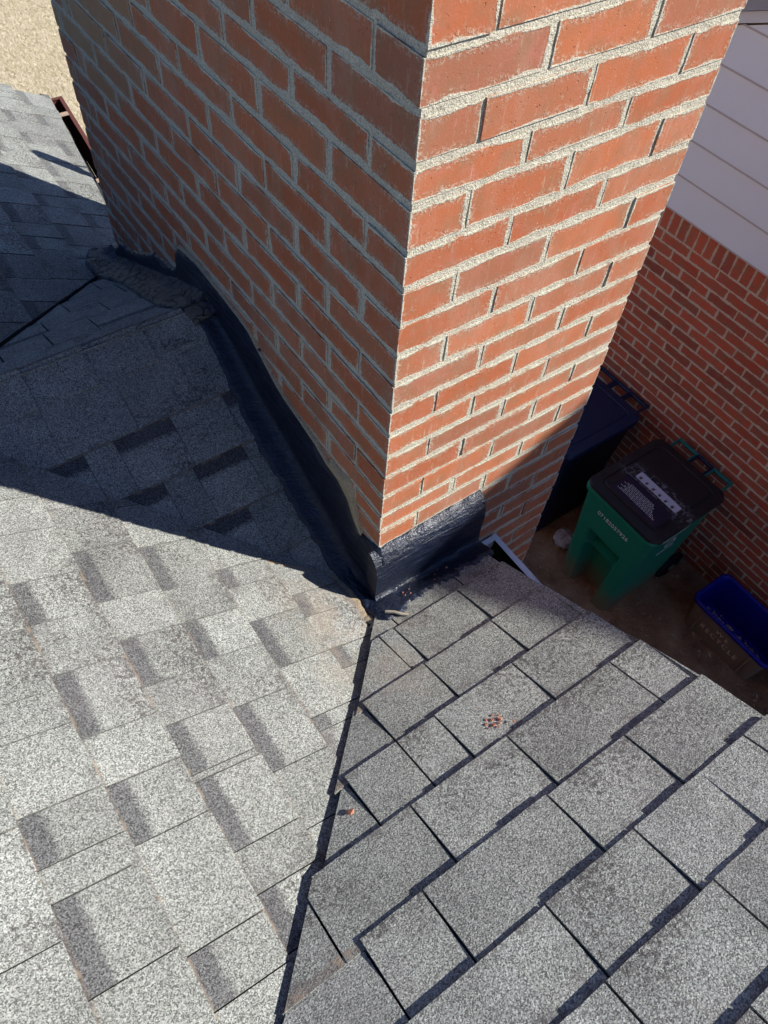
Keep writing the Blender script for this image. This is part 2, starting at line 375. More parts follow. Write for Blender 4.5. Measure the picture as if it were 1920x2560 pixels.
def auto_cells(a0, a1, seed, lo=.10, hi=.19):
    rr = random.Random(seed); out = []; a = a0 + rr.uniform(-.1, 0); g = rr.random() < .5
    while a < a1:
        wd = rr.uniform(lo, hi); out.append((a, a + wd, 1.0 if g and rr.random() < .75 else 0.0, .0040 if g else .0058, .0040 if g else .0058)); a += wd; g = not g
    return out
def band_cells(bands, a0, a1, seed):
    """explicit low tabs with a printed band; plain tabs fill the space between"""
    bands = sorted(bands); out = []; rr = random.Random(seed)
    lo = bands[0][0]; hi = bands[-1][1]
    out += [c for c in auto_cells(a0, lo, seed) if c[1] < lo - .05]
    cur = out[-1][1] if out else a0
    for b0, b1 in bands:
        if b0 - cur > .26:
            mid = (b0 + cur) / 2; out += [(cur, mid, 0, .0058, .0058), (mid, b0, 0, .0050, .0050)]
        elif b0 > cur: out.append((cur, b0, 0, .0060, .0060))
        out.append((b0, b1, 1, .0042, .0042)); cur = b1
    out += [(cur, cur + .13, 0, .006, .006)] + auto_cells(cur + .13, a1, seed + 3)[1:] if a1 > cur + .13 else []
    fixed = []; 
    for c in sorted(out):
        if fixed and c[0] < fixed[-1][1]: c = (fixed[-1][1], *c[1:])
        elif fixed and c[0] > fixed[-1][1] + .002: fixed.append((fixed[-1][1], c[0], 0, .0055, .0055))
        if c[1] - c[0] > .012: fixed.append(c)
    return fixed

house = thing('shingled_house', 'grey shingled house roof wrapping round the red brick chimney', 'house')
# --- main slope, falls towards +X, courses along Y.   A: a = y, d = x
PA = .1275
dA = [-.338 + PA * (k - 22) for k in range(40)]           # butt lines; index 22 -> -.338
bandsA = {-.593: [(.157, .30), (-.057, .056), (-.257, -.149), (-.412, -.271), (-.593, -.491)],
          -.720: [(.141, .247), (-.118, .022), (-.328, -.216), (-.602, -.516)],
          -.848: [(-.299, -.211), (-.497, -.354)],
          -.465: [(.150, .279), (-.043, .058), (-.314, -.163)],
          -.338: [(.115, .173), (-.114, .015), (-.278, -.245)],
          -.210: [(-.014, .053), (-.167, -.112)]}
bandsD = {.108: [(2.784, 2.926), (2.597, 2.694), (2.334, 2.464)],
          -.018: [(2.57, 2.674), (2.385, 2.473), (2.125, 2.253), (1.963, 2.087), (1.758, 1.849)],
          -.145: [(2.065, 2.164), (1.869, 1.951), (1.613, 1.75), (2.29, 2.40)],
          -.250: [(1.729, 1.855), (1.566, 1.643), (1.97, 2.08), (2.21, 2.33)]}
rowsL, rowsU = [], []
for k in range(len(dA) - 1):
    d0, d1 = dA[k], dA[k + 1]
    ex = [v for kk, v in bandsA.items() if abs(kk - d0) < .02]
    if d0 > -1.9: rowsL.append((d0, d1, band_cells(ex[0], -2.6, 1.0, k) if ex else auto_cells(-2.6, 1.0, k)))
dU = [.108 + .1235 * (k - 20) for k in range(23)]
for k in range(len(dU) - 1):
    d0, d1 = dU[k], dU[k + 1]
    ex = [v for kk, v in bandsD.items() if abs(kk - d0) < .045]
    rowsU.append((d0, d1, [(c[0], c[1], c[2] * .75, c[3], c[4]) for c in (band_cells(ex[0], .7, 3.05, 100 + k) if ex else auto_cells(.7, 3.05, 100 + k))]))
# clip planes in (a=y, d=x)
regL = [[(1, 1, .004), (1, 0, .765), (-1, 1, .075), (0, 1, .30)]]
regU = [[(-1, 1, -1.526), (-1, 0, -.765), (1, 0, 2.955), (-.143, 1, -.166)]]
slope('main_slope', 'A', rowsL, regL, house, 1)
slope('main_slope', 'A', rowsU, regU, house, 2)
# --- gable slope, falls towards +Y, courses along X.   B: a = x, d = y
dB = [-.03, -.148, -.277, -.397, -.521, -.650, -.776, -.896, -1.02, -1.145, -1.27, -1.40, -1.52, -1.65, -1.77, -1.9, -2.03]
cutsB = {0: [-.03, .17], 1: [-.088, -.047, .141], 2: [-.226, -.063, .128], 3: [-.352, -.228, -.134, .073], 4: [-.29, -.061, .216], 5: [-.49, -.366, -.094, .098],
         6: [-.609, -.231, -.034, .246], 7: [-.243, -.011, .19], 8: [-.4, -.12, .09]}
THICK = {-.277: [(-.096, -.05), (.037, .128)], -.397: [(-.196, -.068), (.021, .118), (.241, .29)], -.521: [(-.252, -.138), (-.04, .064), (.198, .31)],
         -.650: [(-.387, -.293), (-.189, -.064), (.075, .208), (.22, .31)], -.776: [(-.478, -.368), (-.232, -.098), (-.008, .092), (.212, .32)], -.896: [(-.311, -.233), (-.141, -.036), (.087, .13)]}
VCUT = {2: -.226, 3: -.352, 5: -.49, 6: -.609}
rowsB = []
for k in range(len(dB) - 1):
    d1, d0 = dB[k], dB[k + 1]                            # d grows down slope (+Y)
    rr = random.Random(50 + k); cu = cutsB.get(k)
    if not cu:
        cu = []; x = .2 - rr.uniform(0, .2)
        while x > -2.2: cu.append(x); x -= rr.uniform(.17, .24)
    cu = sorted(cu); x = cu[0]
    while x > -2.3: x -= rr.uniform(.17, .24); cu.insert(0, x)
    cu.append(.40)
    cells = []
    for a, b in zip(cu, cu[1:]):
        low = k in VCUT and abs(b - VCUT[k]) < .001
        cells.append((a, b, 0, (.0035 if low else .0122), (.0035 if low else .0122)))
    rowsB.append((d0, d1, cells))
regB = [[(-1, 1, -.026), (1, 0, .314), (1, .05, .281), (0, 1, -.004)]]
gs = slope('gable_slope', 'B', rowsB, regB, house, 3)
# printed bands on the gable slope (seen only at a few low tabs by the rake)
# --- cricket behind the chimney.   C: a = x, d = -y (falls to -Y) ; E: a = x, d = y (falls to +Y)
dC = [-.765, -.69, -.556, -.433, -.306, -.18, -.054, .08]
bC = {-.556: [(-.578, -.463), (-.388, -.243), (-.102, -.040)], -.433: [(-.438, -.332), (-.253, -.119)], -.306: [(-.298, -.182)]}
rowsC = []
for k in range(len(dC) - 1):
    ex = bC.get(dC[k]); rowsC.append((dC[k], dC[k + 1], [(c[0], c[1], c[2] * 1.32, c[3], c[4]) for c in band_cells(ex, -.9, .1, 200 + k)] if ex else [(c[0], c[1], 0, c[3], c[4]) for c in auto_cells(-.9, .1, 200 + k, .13, .2)]))
slope('cricket_slope', 'C', rowsC, [[(-1, 1, .004), (1, 0, -.004)]], house, 4)
dE = [.765, .87, .995, 1.12, 1.245, 1.37, 1.495, 1.60]
rowsE = [(dE[k], dE[k + 1], auto_cells(-.9, .1, 300 + k)) for k in range(len(dE) - 1)]
slope('cricket_slope', 'E', rowsE, [[(-1, 1, 1.528), (1, 0, -.004)]], house, 5)
# ridge caps over the cricket
mb = MB(); x = -.80; k = 0
while x < -.03:
    x1 = x + .15; rn = random.random()
    for sgn in (-1, 1):
        rows = []
        for (xx, h) in ((x - .02, .004), (x1, .011)):
            rows.append([(min(xx, -.006), .765 + sgn * q * .088, ZA + .3825 - PT * q * .088 + h + (.004 if q == 0 else 0) - .003 * q) for q in (0, .12, .5, 1.0)])
        for i in range(3):
            pts = [rows[0][i], rows[1][i], rows[1][i + 1], rows[0][i + 1]]
            if sgn < 0: pts.reverse()
            mb.poly(pts, col=(rn, 0, .5, 0))
        e = [rows[1][3], rows[0][3]]; mb.poly([e[0], e[1], tuple(Vector(e[1]) - Vector((0, 0, .006))), tuple(Vector(e[0]) - Vector((0, 0, .006)))], col=(rn, 0, .6, 0))
    x = x1; k += 1
mb.build('ridge_cap', SH, house)
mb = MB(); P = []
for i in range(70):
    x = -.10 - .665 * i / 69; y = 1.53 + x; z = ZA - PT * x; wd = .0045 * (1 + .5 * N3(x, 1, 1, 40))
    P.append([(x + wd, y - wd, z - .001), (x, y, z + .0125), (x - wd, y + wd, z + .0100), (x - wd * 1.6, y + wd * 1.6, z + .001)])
mb.grid(P); mb.build('valley_shade', FELT, house)  # dark raised strip standing in for the shade in the valley gap
# deck below the shingles
mb = MB()
def dk(key, pts, h=-.008):
    fn, nv = SL[key]; mb.poly([tuple(Vector(fn(a, d)) + Vector(nv) * h) for a, d in pts])
dk('A', [(-2.6, -2.0), (-2.6, .29), (.0, .29), (0, 0), (.765, -.765), (.765, -2.0)])
dk('A', [(.765, -2.0), (.765, -.765), (1.53, 0), (1.53, .09), (2.95, .25), (2.95, -2.0)], -.009)
dk('C', [(-.765, -.765), (0, 0), (-.004, -.765)]); dk('E', [(-.765, .765), (-.004, .765), (0, 1.53)])
dk('B', [(.03, -.01), (.274, -.01), (.285, -.3), (.285, -2.03), (-2.0, -2.03)])
fix = mb.build('roof_deck', FELT, house)
# rake edge and walls under the roof
mb = MB()
for i in range(24):
    y0 = -2.03 + i * (2.0 / 24); y1 = y0 + 2.0 / 24
    for xx0, xx1, dz0, dz1, in ((.240, .268, -.035, -.012),):
        z0, z1 = ZB - PT * y0, ZB - PT * y1
        mb.poly([(xx1, y0, z0 + dz1), (xx1, y0, z0 - .16), (xx1, y1, z1 - .16), (xx1, y1, z1 + dz1)]); mb.poly([(xx0, y0, z0 - .16), (xx1, y0, z0 - .16), (xx1, y1, z1 - .16), (xx0, y1, z1 - .16)])
mb.build('rake_board', BRN, house)
mb = MB(); mb.poly([(.14, -2.6, GZ), (.14, 3.0, GZ), (.14, 3.0, -.33), (.14, -.02, -.33), (.14, -2.03, ZB + 1.0), (.14, -2.6, ZB + 1.0)])
mb.poly([(.14, 2.85, GZ), (-2, 2.85, GZ), (-2, 2.85, .75), (.14, 2.85, -.33)])
mb.build('side_wall', BF, house)
# --- gutters
def gutter(name, x0, x1, ya, yb, ztop, dep, mat, inner, parent, skew=0.0, cap_a=True):
    mb = MB(); th = .004
    def X(x, y): return x + skew * (y - ya)
    prof = [(x0, ztop), (x0, ztop - dep), (x1 - .03, ztop - dep), (x1 - .008, ztop - dep * .45), (x1 - .008, ztop - .012), (x1, ztop - .008), (x1, ztop), (x1 - .016, ztop)]
    ys = [ya + (yb - ya) * i / 12 for i in range(13)]
    for i in range(12):
        for k in range(len(prof) - 1):
            p, q = prof[k], prof[k + 1]
            w0 = .0018 * N3(ys[i] * 9, k, 0); w1 = .0018 * N3(ys[i + 1] * 9, k, 0)
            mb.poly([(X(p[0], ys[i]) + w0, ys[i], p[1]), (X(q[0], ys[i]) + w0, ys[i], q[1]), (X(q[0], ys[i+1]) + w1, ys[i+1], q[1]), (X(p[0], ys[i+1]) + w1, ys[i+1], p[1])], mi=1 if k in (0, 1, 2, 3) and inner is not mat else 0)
    o = mb.build(name, [mat, inner], parent)
    sm = o.modifiers.new('thick', 'SOLIDIFY'); sm.thickness = .0016
    if cap_a:
        c = MB(); pts = [(X(p[0], cap_a), p[1]) for p in prof[:7]]
        for yy in (cap_a - .002, cap_a + .002): c.poly([(px, yy, pz) for px, pz in pts])
        c.box((X(x0, cap_a), cap_a - .008, ztop - .003), (X(x1, cap_a), cap_a + .006, ztop + .003))
        c.build('end_cap', mat, o)
    return o
g1 = gutter('gutter', .312, .412, -.42, -.012, -.262, .085, ALU, OLV, house, 0, -.014)
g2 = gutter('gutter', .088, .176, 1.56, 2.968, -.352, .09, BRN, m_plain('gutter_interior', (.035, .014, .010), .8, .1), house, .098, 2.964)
c = MB(); c.box((.208, 2.80, -.350), (.282, 2.825, -.345)); c.build('hanger', m_plain('hanger_tan', (.42, .30, .22), .6, .3), g2)
c = MB(); c.box((.14, 2.25, -.350), (.23, 2.272, -.345)); c.build('hanger', g2.children[-1].data.materials[0], g2)

# ------------------------------------------------------------------ chimney
CW, CD = .6116, 1.53
zJ = [1.0843, 1.0156, 0.9452, 0.8847, 0.8095, 0.7444, 0.6744, 0.6076, 0.5401, 0.4732, 0.4057, 0.3387, 0.2746, 0.2083, 0.137, 0.0759, 0.0112]
top = zJ[0]
while top < 2.25: top += .0677; zJ.insert(0, top)
while zJ[-1] > GZ: zJ.append(zJ[-1] - .0677)
chim = thing('brick_chimney', 'tall red brick chimney with thick pale mortar rising through the roof', 'chimney')
def brick_box(mb, a, b, jit, rnd, tanf, mi=0):
    (x0, y0, z0), (x1, y1, z1) = a, b
    fs = (((x0,y0,z0),(x1,y0,z0),(x1,y0,z1),(x0,y0,z1)), ((x1,y1,z0),(x0,y1,z0),(x0,y1,z1),(x1,y1,z1)),
          ((x0,y1,z0),(x0,y0,z0),(x0,y0,z1),(x0,y1,z1)), ((x1,y0,z0),(x1,y1,z0),(x1,y1,z1),(x1,y0,z1)),
          ((x0,y0,z1),(x1,y0,z1),(x1,y1,z1),(x0,y1,z1)), ((x0,y1,z0),(x1,y1,z0),(x1,y0,z0),(x0,y0,z0)))
    for i, f in enumerate(fs):
        L = (Vector(f[1]) - Vector(f[0])).length; H = (Vector(f[2]) - Vector(f[1])).length
        mb.poly([tuple(p) for p in f], [(0, 0), (L, 0), (L, H), (0, H)], (rnd, L, H, tanf), mi)
mb = MB(); MX, MY = CW / 3, .2126; pr = .0004
for k in range(len(zJ) - 1):
    zt, zb = zJ[k], zJ[k + 1]
    if zt < GZ: break
    S = (k - zJ.index(1.0843)) % 2 == 1      # S: stretcher runs back along the left face from the corner
    j = random.uniform(.0051, .0074); z1, z0 = zt - j, zb + random.uniform(.0051, .0074)
    def row(axis, fixed, s, e, first, mod):
        cuts = [s]; x = first
        while x < e - .04: cuts.append(x + random.uniform(-.004, .004)); x += mod
        cuts.append(e)
        for c0, c1 in zip(cuts, cuts[1:]):
            g = random.uniform(.0050, .0072)
            if k % 7 == 3 and random.random() < .2: g = .012
            a0 = c0 + (g if c0 != s or s not in (0,) else -pr - random.uniform(0, .0026)); a1 = c1 - (g if c1 != e or abs(e - (CW if axis == 'x' else CD)) > 1e-6 else -pr - random.uniform(0, .0026))
            p = pr + random.choice((0, 0, 0, .0012)) + random.uniform(-.0005, .0009); dz = random.uniform(-.0012, .0012); rn = random.random() ** 1.1
            f0, f1 = (fixed, fixed + .1) if fixed == 0 else (fixed - .1, fixed)
            f0, f1 = (f0 - p, f1) if fixed == 0 else (f0, f1 + p)
            tanf = 0.0
            if axis == 'y' and fixed == 0:
                tv = (a1 - 1.02) * 2.2 + (z0 - .55) * 1.4 + random.uniform(-.15, .15)
                if z0 > .42 and a1 > 1.0: tanf = max(0, min(.9, tv))
            A = (a0, f0, z0 + dz) if axis == 'x' else (f0, a0, z0 + dz); B = (a1, f1, z1 + dz) if axis == 'x' else (f1, a1, z1 + dz)
            brick_box(mb, A, B, 0, rn, tanf)
    if S:
        for fx in (0, CW): row('y', fx, 0, CD, MY, MY)
        for fy in (0, CD): row('x', fy, MX / 2 + 0, CW - MX / 2, MX * 1.5, MX)
    else:
        for fy in (0, CD): row('x', fy, 0, CW, MX, MX)
        for fx in (0, CW): row('y', fx, MX / 2, CD - MX / 2, MY * 1.5, MY)
brickwork = mb.build('brickwork', BR, chim)
# mortar core, finely gridded and uneven so joints are not dead flat
mb = MB(); zt, zb = zJ[0], GZ
def face_grid(P0, U, V, nrm, nu, nv):
    rows = []
    for i in range(nv + 1):
        r = []
        for jx in range(nu + 1):
            p = Vector(P0) + Vector(U) * (jx / nu) + Vector(V) * (i / nv)
            amt = .6 if jx in (0, nu) else 1
            q = p + Vector(nrm) * (amt * (.0012 * N3(p.x, p.y, p.z, 40) + .0008 * N3(p.x, p.y, p.z, 130)) - .0011)
            r.append(tuple(q))
        rows.append(r)
    mb.grid(rows)
zm = -.75
face_grid((0, 0, zm), (CW, 0, 0), (0, 0, zt - zm), (0, -1, 0), 90, 420)
face_grid((0, 0, zm), (0, CD, 0), (0, 0, zt - zm), (-1, 0, 0), 150, 330)
mb.box((.003, .003, zb), (CW - .001, CD - .001, zt - .01))
fix = mb.build('mortar_core', MO, chim, smooth=False)
# concrete crown, above the frame
mb = MB(); mb.box((-.04, -.04, zt - .004), (CW + .04, CD + .04, zt + .07)); mb.build('crown', MO, chim)

# ---- tar and flashing round the chimney (parts of the chimney)
def interp(pts, x):
    if x <= pts[0][0]: return pts[0][1]
    for (a, b), (c, d) in zip(pts, pts[1:]):
        if x <= c: return b + (d - b) * (x - a) / (c - a)
    return pts[-1][1]
TOPL = [(-.03, -.02), (-.008, .012), (.033, .006), (.068, -.008), (.095, .022), (.122, .07), (.164, .098), (.21, .103), (.262, .126), (.337, .142), (.402, .153), (.445, .172),
        (.519, .216), (.56, .242), (.608, .250), (.683, .256), (.808, .263), (.877, .255), (.925, .245), (.95, .222), (.955, .175), (1.002, .125), (1.046, .118), (1.138, .090), (1.235, .030), (1.384, -.055), (1.465, -.075), (1.545, -.16)]
BOTL = [(-.03, -.050), (.09, -.072), (.35, -.084), (.50, -.082), (.593, -.070), (.70, -.062), (.76, -.075)]
def roofz(x, y):
    if y < 0: return max(ZA - PT * x, ZB + HB - PT * y) if x > y - .02 else ZA - PT * x
    if y < .765: return max(ZA + PT * y, ZA - PT * x)
    return max(ZA + PT * (1.53 - y), ZA - PT * x)
P = []; n = 260
for i in range(n + 1):
    y = -.030 + (1.545 + .030) * i / n
    zt_ = interp(TOPL, y) + .007 * N3(y, 0, 3, 38) + .003 * N3(y, 0, 9, 140); zr = roofz(0, y); xb = interp(BOTL, y) + .009 * N3(y, 2, 1, 24) + .004 * N3(y, 5, 1, 90)
    if y > .765: xb = -.05
    H = zt_ - zr; r = []
    for s, (fx, fz) in enumerate(((.004, 1.0), (-.006, .985), (-.010, .9), (-.011, .78), (-.0125, .64), (-.013, .5), (-.014, .36), (-.016, .22), (-.019, .12))):
        wv = .0035 * N3(y * 7, fz * H * 40, 2) if s > 0 else 0
        r.append((fx + wv, y, zr + H * fz))
    for s in (.55, .8, .97, 1.0):
        xx = xb * s; r.append((xx, y, roofz(xx, y) + (.0125, .0115, .0095, .0)[(.55, .8, .97, 1.0).index(s)] + .003 * N3(y * 12, s * 4, 0)))
    P.append(r)
mb = MB(); mb.grid(P); f1 = mb.build('side_flashing', TAR, chim, smooth=True)
# cement bead where old mortar shows just above the tar
P = []
BEAD = [(.06, .004), (.085, .045), (.105, .065), (.13, .060), (.16, .030), (.22, .026), (.30, .020), (.38, .012), (.45, .018), (.50, .006), (.58, .010), (.64, .006), (.72, .010), (.80, .004), (.86, .016), (.95, .006)]
for i in range(160):
    y = .058 + i * (.89 / 159); t = interp(TOPL, y); hgt = interp(BEAD, y) * (1 if y < .2 else .20) * (1 + .5 * N3(y, 4, 4, 60)) + .004 * N3(y, 1, 1, 100)
    P.append([(-.002, y, t - .012), (-.0075, y, t - .004), (-.0078, y, t + hgt * .5), (-.0068, y, t + hgt * .85), (.002, y, t + hgt + .002)])
mb = MB(); mb.grid(P); mb.build('cement_bead', CEM, chim, smooth=True)
# flashing on the sunlit face, standing proud of the brick
P = []; n = 120; FX = .304
for i in range(n + 1):
    x = -.024 + (FX + .024) * i / n
    yr = -.100 - .016 * N3(x, 0, 5, 26) - .010 * N3(x, 0, 7, 90) - (.012 if x < .02 else 0)
    yo = -.034 + .0015 * N3(x, 0, 0, 22); tz = .004 + .0025 * N3(x, 3, 0, 35) + .010 * (x / FX)
    r = [(x, .002, tz + .002), (x, -.008, tz), (x, -.020, tz - .012), (x, yo + .003, tz - .030)]
    zb = ZB + HB - PT * yo + .014
    for q in (.25, .5, .75, .93): r.append((x, yo - .002 + .003 * N3(x * 18, q * 5, 1), tz - .03 + (zb - tz + .03) * q))
    for q in (.12, .4, .7, .95, 1.0):
        yy = yo + (yr - yo) * q; r.append((x, yy, ZB + HB - PT * yy + (.016, .0135, .013, .011, .002)[(.12, .4, .7, .95, 1.0).index(q)] + .004 * N3(x * 30, yy * 60, 0)))
    P.append(r)
mb = MB(); mb.grid(P); e = P[0][:9]; mb.poly([(-.024, .004, p[2]) for p in reversed([e[0], e[8]])] + [p for p in e]); e = P[-1][:9]
mb.poly([p for p in reversed(e)] + [(FX, .004, e[0][2]), (FX, .004, e[8][2])])
fix_normals(mb.build('front_flashing', TAR, chim, smooth=True))
# smeared tar round the corner on the main slope
import math as _m
out = [(.02, .05), (-.030, .085), (-.054, .062), (-.049, .02), (-.052, -.02), (-.060, -.052), (-.055, -.078), (-.056, -.100), (-.040, -.113), (-.01, -.118), (.03, -.10), (.03, 0)]
cx, cy = -.02, -.02; mb = MB(); rings = []
full = []
for i in range(len(out)):
    a, b = out[i], out[(i + 1) % len(out)]
    for q in range(8): full.append((a[0] + (b[0] - a[0]) * q / 8 + .004 * N3(i + q / 8, 0, 0, 2.3), a[1] + (b[1] - a[1]) * q / 8 + .004 * N3(i + q / 8, 5, 0, 2.3)))
for s, hh in ((1.0, -.001), (.96, .012), (.85, .015), (.6, .017), (.3, .018), (.02, .018)):
    rings.append([(cx + (x - cx) * s, cy + (y - cy) * s, max(roofz(cx + (x - cx) * s, cy + (y - cy) * s), ZA - PT * (cx + (x - cx) * s)) + hh + .004 * N3(x * 40 * s, y * 40 * s, 1)) for x, y in full])
mb.grid(rings, wrap=True); fix_normals(mb.build('tar_smear', TAR, chim, smooth=True))
# weathered patch over the back of the cricket
out = [(.0, .74), (-.075, .715), (-.105, .80), (-.115, .874), (-.108, 1.045), (-.100, 1.20), (-.104, 1.32), (-.125, 1.42), (-.125, 1.50), (-.085, 1.58), (-.03, 1.575), (.0, 1.54)]
full = []
for i in range(len(out) - 1):
    a, b = out[i], out[i + 1]
    for q in range(10): full.append((a[0] + (b[0] - a[0]) * q / 10 + .006 * N3(i + q / 10, 0, 0, 1.7), a[1] + (b[1] - a[1]) * q / 10 + .006 * N3(i + q / 10, 5, 0, 1.7)))
full.append(out[-1]); P = []
for s, hh in ((1.0, -.002), (.97, .013), (.9, .016), (.75, .018), (.55, .020), (.35, .024), (.18, .030), (.0, .045)):
    P.append([(min(-.0035, x * s), y, roofz(x * s, y) + hh + .0060 * N3(x * s * 45, y * 18, 2) + .0040 * N3(x * s * 80, y * 50, 2)) for x, y in full])
mb = MB(); mb.grid(P); fix_normals(mb.build('tar_patch', TARB, chim, smooth=True))

# grit washed along the valley
mb = MB(); P = []
path = [(-.066, -.100), (-.066, -.06), (-.060, -.02), (-.058, .02), (-.068, .065), (-.100, .098), (-.16, .135), (-.21, .17)]
for i in range(90):
    t = i / 89 * (len(path) - 1); k = min(int(t), len(path) - 2); q = t - k
    px = path[k][0] + (path[k + 1][0] - path[k][0]) * q; py = path[k][1] + (path[k + 1][1] - path[k][1]) * q
    wd = .013 * (1 + .9 * N3(t, 0, 0, 4.7)) * (1 - .55 * i / 89); px += .004 * N3(t, 9, 0, 3); py += .004 * N3(t, 3, 0, 3)
    dx, dy = (.8, .55) if k > 3 else (1, .1)
    P.append([(px - dx * wd, py - dy * wd, roofz(px - dx * wd, py - dy * wd) + .002), (px, py, roofz(px, py) + .0080), (px + dx * wd, py + dy * wd, roofz(px + dx * wd, py + dy * wd) + .002)])
mb.grid(P); tag(mb.build('washed_grit', SAND, smooth=True), 'tan line of grit washed against the tar at the chimney corner', 'grit', kind='stuff')

# ------------------------------------------------------------------ rubble on the roof
def chip(name, x, y, s, mat, label, cat, group, zf=None, flat=.5, rot=None):
    pts = []; rr = random.Random(int(x * 9999 + y * 777)); n = rr.choice((4, 5, 5, 6)); a0 = rr.random() * 6
    ang = sorted([a0 + 6.283 * (i + rr.uniform(-.25, .25)) / n for i in range(n)])
    lo = [(s * rr.uniform(.75, 1.1) * _m.cos(a), s * rr.uniform(.55, 1.0) * _m.sin(a)) for a in ang]
    mb = MB(); z = (zf or roofz)(x, y) + (.0140 if zf is None else .004)
    b = [(x + p[0], y + p[1], z - PT * (p[1] if zf is None and x > y else 0) - .002) for p in lo]; t = [(x + p[0] * .7 + s * .1, y + p[1] * .7, q[2] + s * flat * rr.uniform(.6, 1.2)) for p, q in zip(lo, b)]
    mb.poly(t); mb.poly(list(reversed(b)))
    for i in range(n): mb.poly([b[i], b[(i + 1) % n], t[(i + 1) % n], t[i]])
    return tag(mb.build(name, mat), label, cat, group)
gl = 'orange brick crumbs in the small cluster in the middle of the right slope'
for i, (x, y, s) in enumerate([(-.055, -.470, .0060), (-.043, -.477, .0065), (-.061, -.481, .0055), (-.071, -.471, .0045), (-.050, -.484, .0045), (-.064, -.463, .0035), (-.048, -.463, .0040), (-.038, -.470, .0035), (-.057, -.490, .0035), (-.073, -.480, .0030)]):
    chip('brick_crumb', x, y, s, CHIP, 'orange brick crumb in the small cluster on the sunlit right slope', 'brick crumb', 'orange brick crumbs clustered on the right slope')
chip('brick_crumb', -.025, -.499, .0040, CHIP, 'lone orange crumb just right of the crumb cluster', 'brick crumb', None)
chip('brick_crumb', -.055, -.434, .0028, CHIP, 'tiny orange crumb just above the crumb cluster', 'brick crumb', None)
chip('brick_chip', -.381, -.457, .0085, CHIP, 'salmon triangular brick chip beside the dark valley line', 'brick chip', None)
for i in range(9):
    chip('brick_crumb', random.uniform(-.02, .2), random.uniform(-.085, -.05), random.uniform(.002, .004), CHIP, 'brick crumb stuck on the black tar at the chimney foot', 'brick crumb', 'brick crumbs scattered on the tar', zf=lambda x, y: roofz(x, y) + .012)
mb = MB(); 
def stick(mb, pts, r):
    rows = []
    for i, p in enumerate(pts):
        p = Vector(p); d = (Vector(pts[min(i + 1, len(pts) - 1)]) - Vector(pts[max(i - 1, 0)])).normalized(); u = d.cross(Vector((0, 0, 1))).normalized(); v = u.cross(d)
        rr = r * (1 - .35 * i / len(pts)); rows.append([tuple(p + u * rr * _m.cos(a) + v * rr * _m.sin(a)) for a in [k * 6.283 / 7 for k in range(7)]])
    mb.grid(rows, wrap=True)
stick(mb, [(-.030, -.088, roofz(-.03, -.088) + .018), (-.016, -.104, roofz(-.016, -.104) + .020), (-.004, -.122, roofz(-.004, -.122) + .016), (.006, -.130, roofz(.006, -.130) + .014)], .0045)
tag(mb.build('wood_sliver', m_plain('pale_wood', (.42, .37, .28), .8, .2, .3, 60), smooth=True), 'pale curled wood sliver lying at the tar edge below the corner', 'wood sliver')

# ------------------------------------------------------------------ service mast behind the chimney (throws the slim shadow on the far slope)
mast = thing('service_mast', 'grey service mast with a hooded top standing behind the chimney', 'mast')
def tube(name, pts, r, mat, parent, seg=12):
    mb = MB(); rows = []
    for i, p in enumerate(pts):
        p = Vector(p); d = (Vector(pts[min(i + 1, len(pts) - 1)]) - Vector(pts[max(i - 1, 0)])).normalized(); u = d.cross(Vector((.3, .2, 1)) if abs(d.z) < .9 else Vector((1, 0, 0))).normalized(); v = u.cross(d)
        rows.append([tuple(p + u * r * _m.cos(a) + v * r * _m.sin(a)) for a in [k * 6.2832 / seg for k in range(seg)]])
    mb.grid(rows, wrap=True); mb.poly(list(reversed(rows[0]))); mb.poly(rows[-1]); return fix_normals(mb.build(name, mat, parent, smooth=True))
tube('pipe', [(.75, 1.70, GZ), (.75, 1.70, .46)], .020, ALU, mast)
tube('weatherhead', [(.75, 1.70, .38), (.75, 1.70, .46), (.752, 1.698, .52), (.755, 1.69, .56)], .030, ALU, mast)
tube('bracket', [(.75, 1.70, .1), (.61, 1.50, .1)], .010, ALU, mast)
tube('service_wire', [(.755, 1.69, .52), (.70, 1.74, .40), (.78, 1.78, .30), (1.4, 2.3, .34), (3.1, 4.4, .30)], .006, DRK, mast)

# ------------------------------------------------------------------ neighbouring house
XN = 3.15; KX = 1.0135
nb = thing('neighbour_house', 'neighbouring red brick house with pale lap siding across the alley', 'house')
def rake(y): return .090 + .39 * (1.40 - y)
mb = MB(); zr1 = -1.138; crs = .0690; k = 0; z = zr1
yA, yB = -2.6, 3.6
while z > GZ - .02:
    y = 1.465 + (0 if k % 2 == 0 else -.1065) + .213 * 12
    while y > yA:
        y1 = y - .213; rn = random.random()
        if y1 < yB: brick_box(mb, (XN - .0015 - random.uniform(0, .0008), y1 + .0045, z - crs + .0045), (XN + .05, y - .0045, z - .0045), 0, rn, 0)
        y = y1
    z -= crs; k += 1
y = yB
yy0 = 1.452 + .0675 * 32
while yy0 > yA:
    brick_box(mb, (XN - .002, yy0 - .0675 + .004, zr1 + .004), (XN + .05, yy0 - .004, -.998), 0, random.random() * .6 + .3, 0); yy0 -= .0675
mb.build('brick_wall', BF, nb)
mb = MB(); mb.box((XN, yA, GZ), (XN + .3, yB, -.996)); mb.build('mortar_joints', MF, nb)
